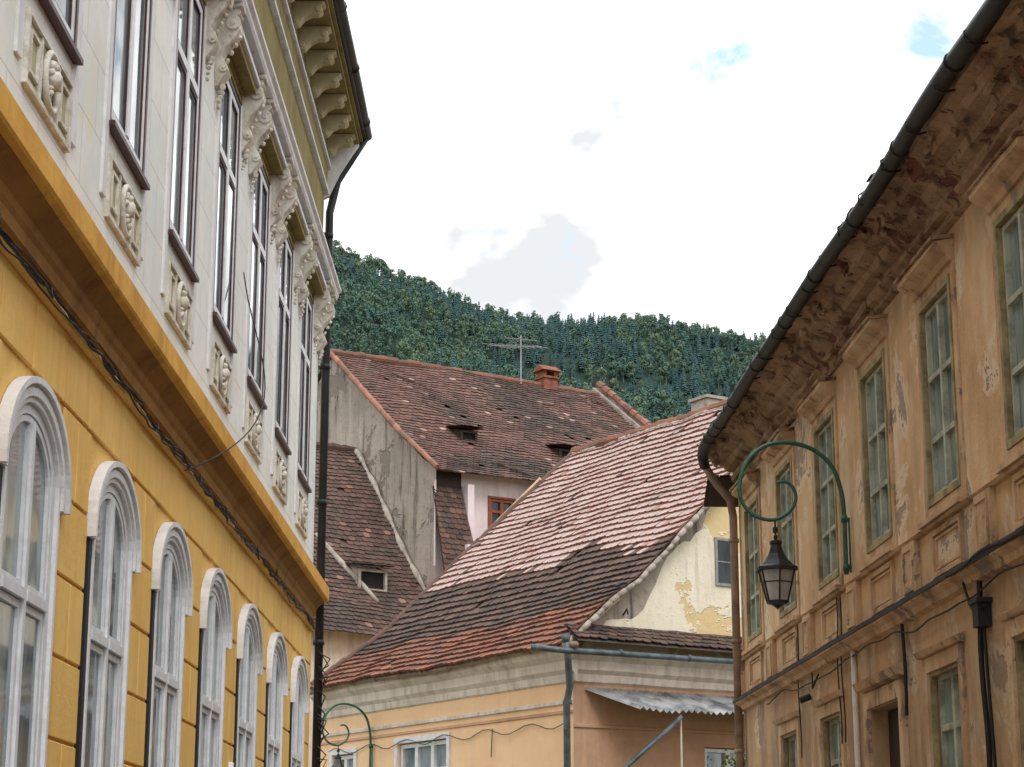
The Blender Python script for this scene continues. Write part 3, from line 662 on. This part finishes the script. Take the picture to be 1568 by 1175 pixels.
dormer(bh,PB,zB,2.2,4.3,.55,.28,M['door']); dormer(bh,PB,zB,5.35,4.6,.55,.28,M['door'])
# ============================================================ LOW TILED HOUSE (left behind)
lh=empty('low_tiled_house')
PQ=lambda t,s,z:(GX-RT[0]*t+DS[0]*s,GY-RT[1]*t+DS[1]*s,z)
S,RR=surfmaker(GX,GY,(-RT[0],-RT[1]),DS,[(1.75,13.9),(6.2,8.9),(7.3,7.95)],.12,11)
def colL(t,r,RR):
    g=noise.noise(Vector((t*.6,r*.6,18)))
    if R()<.02: return jit((.26,.14,.10),.2)
    return jit(mixt(BRN,DRK,min(1,max(0,.6+g+U(-.3,.3)))),.3)
tb=MB(); tileroof(tb,S,lambda r:.0,lambda r:6.0,RR,colL,w=.2,ex=.18,th=.03,lip=dl); sheet(tb,S,lambda r:0,lambda r:6,RR,-.03)
S4,R4=surfmaker(GX,GY,(-RT[0],-RT[1]),DS,[(1.75,13.9),(-4,8.5)],.03,6); sheet(tb,S4,lambda r:-.0,lambda r:6,R4,-.02)
capline(tb,[S(0,0,0),S(6,0,0)],.12,DRK); tb.make('tiled_roof',M['tile'],lh)
mo=MB(); mo.tube([S(.03,RR*i/30,.02) for i in range(31)],.09,6,rf=lambda t:.8+.3*math.sin(t*40))
mo.tube([S(2.6-.9*(i/12),RR*.50+RR*.33*(i/12),.05) for i in range(13)],.08,6,rf=lambda t:.6+.5*math.sin(math.pi*t)); mo.make('mortar_flashing',M['mortar'],lh,smooth=True)
w_=MB(); w_.box(PQ,.0,6.0,-3.5,6.9,0,8.0); w_.make('walls',M['creamtrim'],lh)
zL=lambda s:13.9-(s-1.75)*1.1236 if s<6.2 else 8.9-(s-6.2)*.86
dormer(lh,PQ,zL,1.65,5.85,.85,.5,M['mortar'])

# ============================================================ orange house roof
rr=MB()
def colR(t,r,q): return jit(mixt(TER,DRK,R()),.35)
SR,RRr=surfmaker(4.9,0,(-.0497,1),(-1,-.0497),[(-4.5,12.0),(.55,8.17)],.05,21)
sheet(rr,SR,lambda r:B0,lambda r:B1+.15,RRr,0,10,(.2,.09,.06))
SRb,RRb=surfmaker(4.9,0,(-.0497,1),(-1,-.0497),[(-4.5,12.0),(-9.5,8.1)],.05,21); sheet(rr,SRb,lambda r:B0,lambda r:B1+.15,RRb,0,10,(.2,.09,.06))
a=B0
while a<B1+.1:
    n1=.56+U(-.02,.07); z=8.155+U(-.02,.04)
    c=colR(0,0,0)
    for lay in (0,1):
        vs=[PR(a+.01,.2,z+.19+lay*.03),PR(a+.21,.2,z+.19+lay*.03),PR(a+.21,n1-lay*.05,z+lay*.03),PR(a+.01,n1-lay*.05,z+lay*.03)]
        vs+=[(x,y,zz-.018) for x,y,zz in vs]
        rr.add(vs,[(0,1,2,3),(4,7,6,5),(2,3,7,6),(0,3,7,4),(1,2,6,5)],c)
    a+=.22
def Se(t,r,n=0): return PR(B1+.02+r*.8,.45-t,7.75-.55*r+n)
tileroof(rr,Se,lambda r:0,lambda r:2.0,.62,colR,w=.18,ex=.13)
rr.add([Se(0,0,-.03),Se(2,0,-.03),Se(2,.65,-.03),Se(0,.65,-.03)],[(0,1,2,3)],DRK)
rr.make('tiled_roof',M['tile'],ot)
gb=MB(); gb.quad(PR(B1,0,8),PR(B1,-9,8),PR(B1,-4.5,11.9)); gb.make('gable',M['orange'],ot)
# ============================================================ LANTERNS
def lantern(name,origin,hx,hy):
    e=empty(name); ox,oy,oz=origin
    P=lambda h,z,q=0:(ox+hx*h-hy*q,oy+hy*h+hx*q,oz+z)
    c=[(0,-.12),(0,.2),(0.0,.55),(.02,.80),(.09,1.05),(.20,1.20),(.34,1.30),(.50,1.355),(.66,1.37),(.82,1.345),(.96,1.27),(1.07,1.15),(1.14,1.0),(1.17,.83),(1.14,.68),(1.05,.56),(.93,.50),(.80,.485),(.68,.53),(.58,.62),(.535,.74),(.57,.86),(.65,.92),(.74,.91)]
    pts=[]
    for i in range(len(c)-1):
        p0=c[max(i-1,0)];p1=c[i];p2=c[i+1];p3=c[min(i+2,len(c)-1)]
        for k in range(4):
            t=k/4; f=lambda j:.5*((2*p1[j])+(-p0[j]+p2[j])*t+(2*p0[j]-5*p1[j]+4*p2[j]-p3[j])*t*t+(-p0[j]+3*p1[j]-3*p2[j]+p3[j])*t**3)
            pts.append(P(f(0),f(1)))
    pts.append(P(*c[-1]))
    m=MB(); m.tube(pts,.025,8,rf=lambda t:1.1-.35*t)
    for z in (-.05,.5): m.tube([P(-.06,z),P(0,z)],.02,6); m.tube([P(.0,z-.04),P(0,z+.04)],.036,8)
    m.tube([P(-.05,.5),P(-.05,-.1)],.012,6)
    m.make('scroll_bracket',M['green'],e,smooth=True)
    k=MB(); g=MB(); H=.78
    k.tube([P(H,.49),P(H,.28)],.012,6); k.tube([P(H,.40),P(H,.34)],.03,8)
    def lathe(mb,prof,seg=6,off=math.pi/6):
        vs=[]
        for r,z in prof:
            for i in range(seg):
                a=off+2*math.pi*i/seg; vs.append(P(H+r*math.cos(a),z,r*math.sin(a)))
        fs=[(i*seg+j,i*seg+(j+1)%seg,(i+1)*seg+(j+1)%seg,(i+1)*seg+j) for i in range(len(prof)-1) for j in range(seg)]
        mb.add(vs,fs)
    lathe(k,[(.005,.33),(.025,.30),(.02,.26),(.07,.245),(.075,.22),(.06,.20),(.095,.10),(.14,.03),(.20,-.03),(.245,-.055),(.25,-.09),(.21,-.092),(.0,-.08)],6)
    lathe(g,[(.20,-.093),(.115,-.42),(0,-.42)],6)
    lathe(k,[(.0,-.42),(.128,-.421),(.128,-.45),(.06,-.47),(.02,-.50),(.0,-.52)],6)
    for i in range(6):
        a=math.pi/6+2*math.pi*i/6
        k.tube([P(H+.21*math.cos(a),-.085,.21*math.sin(a)),P(H+.122*math.cos(a),-.43,.122*math.sin(a))],.010,5)
        a2=a+math.pi/3
        k.tube([P(H+.172*math.cos(a),-.22,.172*math.sin(a)),P(H+.172*math.cos(a2),-.22,.172*math.sin(a2))],.006,5)
    k.make('lantern_frame',M['iron'],e); g.make('lantern_glass',M['lampglass'],e)
o=PR(22.3,.08,5.17); lantern('wall_lantern',o,-1,-.05)
o=PF(7.75,.08,4.2); lantern('wall_lantern.001',o,-.84,-.54)

# ============================================================ ANTENNA
an=MB(); bx,by,_=PB(6.7,.1,0)
an.tube([(bx,by,16.9),(bx,by,18.7)],.022,6)
def el(cx,cy,cz,dx,dy,L): an.tube([(cx-dx*L/2,cy-dy*L/2,cz),(cx+dx*L/2,cy+dy*L/2,cz)],.011,5)
bd=(.93,-.37)
an.tube([(bx-bd[0]*1.0,by-bd[1]*.9,18.45),(bx+bd[0]*.7,by+bd[1]*.7,18.24)],.014,5)
for i in range(7):
    f=-.85+i*.25; el(bx+bd[0]*f,by+bd[1]*f,18.34-f*.12,.8,.6,1.1-.08*i)
an.tube([(bx-.5,by,18.62),(bx+.5,by+.1,18.55)],.012,5)
for f in (-.4,-.2,0,.2,.4): el(bx+f,by,18.58,.3,.95,.7)
an.make('tv_antenna',M['alu'])

# ============================================================ shrub by the awning
sh=MB(); cx,cy,_=PG(3.75,.5,0)
sh.tube([(cx,cy,0),(cx+.05,cy,2.0),(cx-.05,cy,3.6)],.05,6,rf=lambda t:1-.7*t)
for k in range(14):
    a=U(0,6.28); z=U(1.5,4.5); L=U(.1,.5); p=Vector((cx,cy,min(z-.2,3.6))); qv=p+Vector((math.cos(a)*L,math.sin(a)*L*.6,U(.1,.6)))
    sh.tube([tuple(p),tuple(qv)],.012,4)
    for j in range(26):
        c_=qv+Vector((U(-.2,.2),U(-.2,.2),U(-.25,.25))); d1=Vector((U(-1,1),U(-1,1),U(-1,1))).normalized()*.045; d2=d1.cross(Vector((U(-1,1),U(-1,1),U(-1,1)))).normalized()*.03
        sh.add([tuple(c_-d1),tuple(c_+d2),tuple(c_+d1),tuple(c_-d2)],[(0,1,2,3)])
sh.make('climbing_shrub',simple('shrub_leaves',(.12,.19,.04),.6,.5,bmp=0))

# ============================================================ GROUND, STREET
gd=MB(); gd.add([(-3000,-3000,0),(3000,-3000,0),(3000,4000,0),(-3000,4000,0)],[(0,1,2,3)]); gd.make('ground',M['ground'])
sr=MB(); sr.add([(-2.2,-6,.004),(4.0,-6,.004),(2.6,34,.004),(2.0,36.5,.004),(-6,50,.004),(-9,48,.004),(-2.2,31,.004)],[(0,1,2,3,4,5,6)]); sr.make('street',M['asphalt'])
pv=MB(); pv.box(PL,A0-4,A1,0,.8,0,.13); pv.make('pavement',M['pave']); pv=MB(); pv.box(PR,B0-4,B1,0,.9,0,.13); pv.make('pavement.001',M['pave'])

# ============================================================ HILL + FOREST
HX=[(-3000,265),(-900,425),(-400,448),(-200,393),(-102,356),(-82,345),(-49,327),(-24,317),(0,311),(40,309),(80,306),(140,295),(300,264),(700,200),(1500,140),(3000,80)]
def Hc(x):
    for i in range(len(HX)-1):
        if HX[i][0]<=x<=HX[i+1][0]:
            f=(x-HX[i][0])/(HX[i+1][0]-HX[i][0]); return HX[i][1]*(1-f)+HX[i+1][1]*f
    return 80
def hill(x,y):
    f=(y-330)/770
    if f<=0: return -1.0
    g=f if f<1 else max(0,1-(f-1)*.9)
    g=g**1.08
    h=Hc(x)*g
    am=26*min(1,f*1.5)*(1-math.exp(-((f-1)/.12)**2)*.85)
    return h+am*(noise.noise(Vector((x/90,y/140,0)))*1.3+.6*noise.noise(Vector((x/40,y/50,2))))
ht=MB(); nx,ny=120,60; vs=[]
for j in range(ny+1):
    for i in range(nx+1):
        u=(i/nx*2-1); x=u*900*(1+2*abs(u)**3); y=320+j*1300/ny; vs.append((x,y,hill(x,y)))
ht.add(vs,[(j*(nx+1)+i,j*(nx+1)+i+1,(j+1)*(nx+1)+i+1,(j+1)*(nx+1)+i) for j in range(ny) for i in range(nx)])
ht.make('hill',simple('forest_floor',(.028,.058,.045),.95,.4,sc=.05,bmp=0),smooth=True)
def leafmat(name,c1,c2,c3,dk):
    m,nt,b=newmat(name); oi=N(nt,'ShaderNodeObjectInfo').outputs['Random']; geo=N(nt,'ShaderNodeNewGeometry').outputs['Position']
    c=mixc(nt,oi,c1,c2); c=mixc(nt,ramp(nt,noi(nt,geo,.022,3,.5),.42,.56,0,.75),c,c3)
    tc=N(nt,'ShaderNodeTexCoord').outputs['Object']; c=mixc(nt,ramp(nt,noi(nt,tc,.7,1,.7),.45,.65,0,.4),c,dk)
    nt.links.new(c,b.inputs['Base Color']); b.inputs['Roughness'].default_value=.9; b.inputs['Specular IOR Level'].default_value=.1; return m
MC=leafmat('conifer_needles',(.048,.10,.102),(.080,.145,.138),(.062,.12,.118),(.042,.09,.092))  # bluish aerial haze put into the needle colours
MD=leafmat('broadleaf_leaves',(.085,.155,.11),(.165,.225,.125),(.08,.145,.12),(.06,.11,.09))  # haze tint put into the leaf colours as well
tcol=bpy.data.collections.new('tree_kinds')
def conifer(i):
    t=MB(); H=U(10.5,13.0); Rm=U(2.0,2.6)
    t.tube([(0,0,-1),(0,0,H*.5),(0,0,H*.98)],.16,4,rf=lambda f:1-.85*f)
    L=10
    for k in range(L):
        f=k/L; z=H*(.12+.86*f); r=Rm*(1-f)**.75*U(.85,1.1)+.12; m=7
        off=R()*6; vs=[(0,0,z+H*.085)]; ox,oy=U(-.2,.2),U(-.2,.2)
        for q in range(2*m):
            a=off+math.pi*q/m; rr_=r*(U(.7,1.2) if q%2==0 else U(.4,.65)); vs.append((ox+rr_*math.cos(a),oy+rr_*math.sin(a),z-(r*.28 if q%2==0 else r*.02)+U(-.25,.25)))
        t.add(vs,[(0,1+q,1+(q+1)%(2*m)) for q in range(2*m)])
    o=t.make('a_conifer_%d'%i,MC); COL.objects.unlink(o); tcol.objects.link(o)
def broad(i):
    t=MB(); H=U(8,10); t.tube([(0,0,-1),(0.1,0,H*.35),(-.1,.1,H*.7)],.2,4,rf=lambda f:1-.7*f)
    cl=[]
    for k in range(10):
        a=U(0,6.28); rr_=U(.4,2.3); z=H*U(.38,.85); cl.append((rr_*math.cos(a)*(1.1-z/H*.5),rr_*math.sin(a)*(1.1-z/H*.5),z,U(.8,1.5)))
    cl.append((0,0,H*.88,.9))
    for (x,y,z,r) in cl:
        for q in range(34):
            d=Vector((U(-1,1),U(-1,1),U(-.6,1))).normalized(); c_=Vector((x,y,z))+d*r*U(.75,1.12)
            u_=d.cross(Vector((U(-1,1),U(-1,1),U(-1,1)))).normalized(); v_=d.cross(u_); s=U(.2,.42)
            d2=d*U(-.2,.2)
            t.add([tuple(c_-u_*s+d2),tuple(c_-v_*s*.8),tuple(c_+u_*s-d2),tuple(c_+v_*s*.8)],[(0,1,2,3)])
    o=t.make('b_broadleaf_%d'%i,MD); COL.objects.unlink(o); tcol.objects.link(o)
for i in range(4): conifer(i)
for i in range(4): broad(i)
pts=[];kind=[];scl=[]
y=720
while y<1135:
    x=-300
    while x<360:
        px,py=x+U(-2.8,2.8),y+U(-2.8,2.8)
        f=(py-640)/480
        nz=noise.noise(Vector((px/50,py/60,7)))+.5*noise.noise(Vector((px/18,py/22,9)))
        conp=.34+nz*1.5+.6*max(0,f-.62)*2+.003*px
        k=random.randrange(4) if R()<conp else 4+random.randrange(4)
        if R()>.02:
            pts.append((px,py,hill(px,py)-.4)); kind.append(k); scl.append(U(.5,1.12) if k<4 else U(.65,1.5))
        x+=4.2
    y+=4.6
me=bpy.data.meshes.new('hill_trees'); me.from_pydata(pts,[],[])
me.attributes.new('kind','INT','POINT').data.foreach_set('value',kind); me.attributes.new('sc','FLOAT','POINT').data.foreach_set('value',scl)
ft=bpy.data.objects.new('hill_trees',me); COL.objects.link(ft)
ng=bpy.data.node_groups.new('scatter','GeometryNodeTree')
ng.interface.new_socket('Geometry',in_out='INPUT',socket_type='NodeSocketGeometry'); ng.interface.new_socket('Geometry',in_out='OUTPUT',socket_type='NodeSocketGeometry')
gi=ng.nodes.new('NodeGroupInput'); go=ng.nodes.new('NodeGroupOutput'); ci=ng.nodes.new('GeometryNodeCollectionInfo'); ci.inputs[0].default_value=tcol
ci.inputs['Separate Children'].default_value=True; ci.inputs['Reset Children'].default_value=True
ip=ng.nodes.new('GeometryNodeInstanceOnPoints'); ip.inputs['Pick Instance'].default_value=True
nk=ng.nodes.new('GeometryNodeInputNamedAttribute'); nk.data_type='INT'; nk.inputs[0].default_value='kind'
ns=ng.nodes.new('GeometryNodeInputNamedAttribute'); ns.data_type='FLOAT'; ns.inputs[0].default_value='sc'
rv=ng.nodes.new('FunctionNodeRandomValue'); rv.data_type='FLOAT_VECTOR'; rv.inputs[0].default_value=(-.06,-.06,0); rv.inputs[1].default_value=(.06,.06,6.28)
L=ng.links.new
L(gi.outputs[0],ip.inputs['Points']); L(ci.outputs[0],ip.inputs['Instance']); L(nk.outputs[0],ip.inputs['Instance Index']); L(ns.outputs[0],ip.inputs['Scale']); L(rv.outputs[0],ip.inputs['Rotation']); L(ip.outputs[0],go.inputs[0])
md=ft.modifiers.new('scatter','NODES'); md.node_group=ng

# ============================================================ WORLD, SUN, CAMERA
wd=bpy.data.worlds.new('World'); SC.world=wd; wd.use_nodes=True; nt=wd.node_tree; nt.nodes.clear()
out=N(nt,'ShaderNodeOutputWorld'); sk=N(nt,'ShaderNodeTexSky',sky_type='NISHITA'); sk.sun_disc=False
SE,SA=math.radians(50),math.radians(165)
sk.sun_elevation=SE; sk.sun_rotation=SA
b1=N(nt,'ShaderNodeBackground'); b1.inputs[1].default_value=.13; nt.links.new(sk.outputs[0],b1.inputs[0])
bh_=N(nt,'ShaderNodeBackground'); bh_.inputs[0].default_value=(.44,.60,.58,1); bh_.inputs[1].default_value=.95
ad=N(nt,'ShaderNodeAddShader'); nt.links.new(b1.outputs[0],ad.inputs[0]); nt.links.new(bh_.outputs[0],ad.inputs[1])
tc=N(nt,'ShaderNodeTexCoord').outputs['Generated']
mp=N(nt,'ShaderNodeMapping'); mp.inputs['Scale'].default_value=(1,1,1.8); nt.links.new(tc,mp.inputs[0])
n1=noi(nt,mp.outputs[0],5.5,5,.55,.3)
shade=ramp(nt,n1,.40,.66,0,1)
cc=mixc(nt,shade,(.325,.334,.345),(1.0,1.0,1.0))
b2=N(nt,'ShaderNodeBackground'); b2.inputs[1].default_value=2.65; nt.links.new(cc,b2.inputs[0])
n2=noi(nt,mp.outputs[0],11,5,.62,.5)
def blob(d,rad,amt=.26):
    d=Vector(d).normalized(); v=N(nt,'ShaderNodeVectorMath',operation='DISTANCE'); nt.links.new(tc,v.inputs[0]); v.inputs[1].default_value=d
    return ramp(nt,v.outputs['Value'],0,rad,amt,0)
bl=mth(nt,'MAXIMUM',blob((.105,.929,.400),.045,.24),blob((.205,.929,.408),.035,.22))
bl=mth(nt,'MAXIMUM',bl,blob((.6,.3,.7),.4))
msk=ramp(nt,mth(nt,'ADD',n2,bl),.62,.75,0,.97)
ms=N(nt,'ShaderNodeMixShader'); nt.links.new(msk,ms.inputs[0]); nt.links.new(b2.outputs[0],ms.inputs[1]); nt.links.new(ad.outputs[0],ms.inputs[2]); nt.links.new(ms.outputs[0],out.inputs[0])
sl=bpy.data.lights.new('sun','SUN'); sl.energy=1.5; sl.angle=math.radians(22); sl.color=(1,.97,.93)
so=bpy.data.objects.new('sun',sl); COL.objects.link(so)
dv=Vector((math.sin(SA)*math.cos(SE),math.cos(SA)*math.cos(SE),math.sin(SE)))
so.rotation_euler=dv.to_track_quat('Z','Y').to_euler()
cam=bpy.data.cameras.new('camera'); cam.lens=71.17; cam.sensor_width=36; cam.clip_end=6000; cam.clip_start=.1
co_=bpy.data.objects.new('camera',cam); COL.objects.link(co_); co_.location=(0,0,1.6); co_.rotation_euler=(math.radians(90+14.18),0,0)
SC.camera=co_
SC.view_settings.view_transform='Standard'; SC.view_settings.look='None'; SC.view_settings.exposure=0
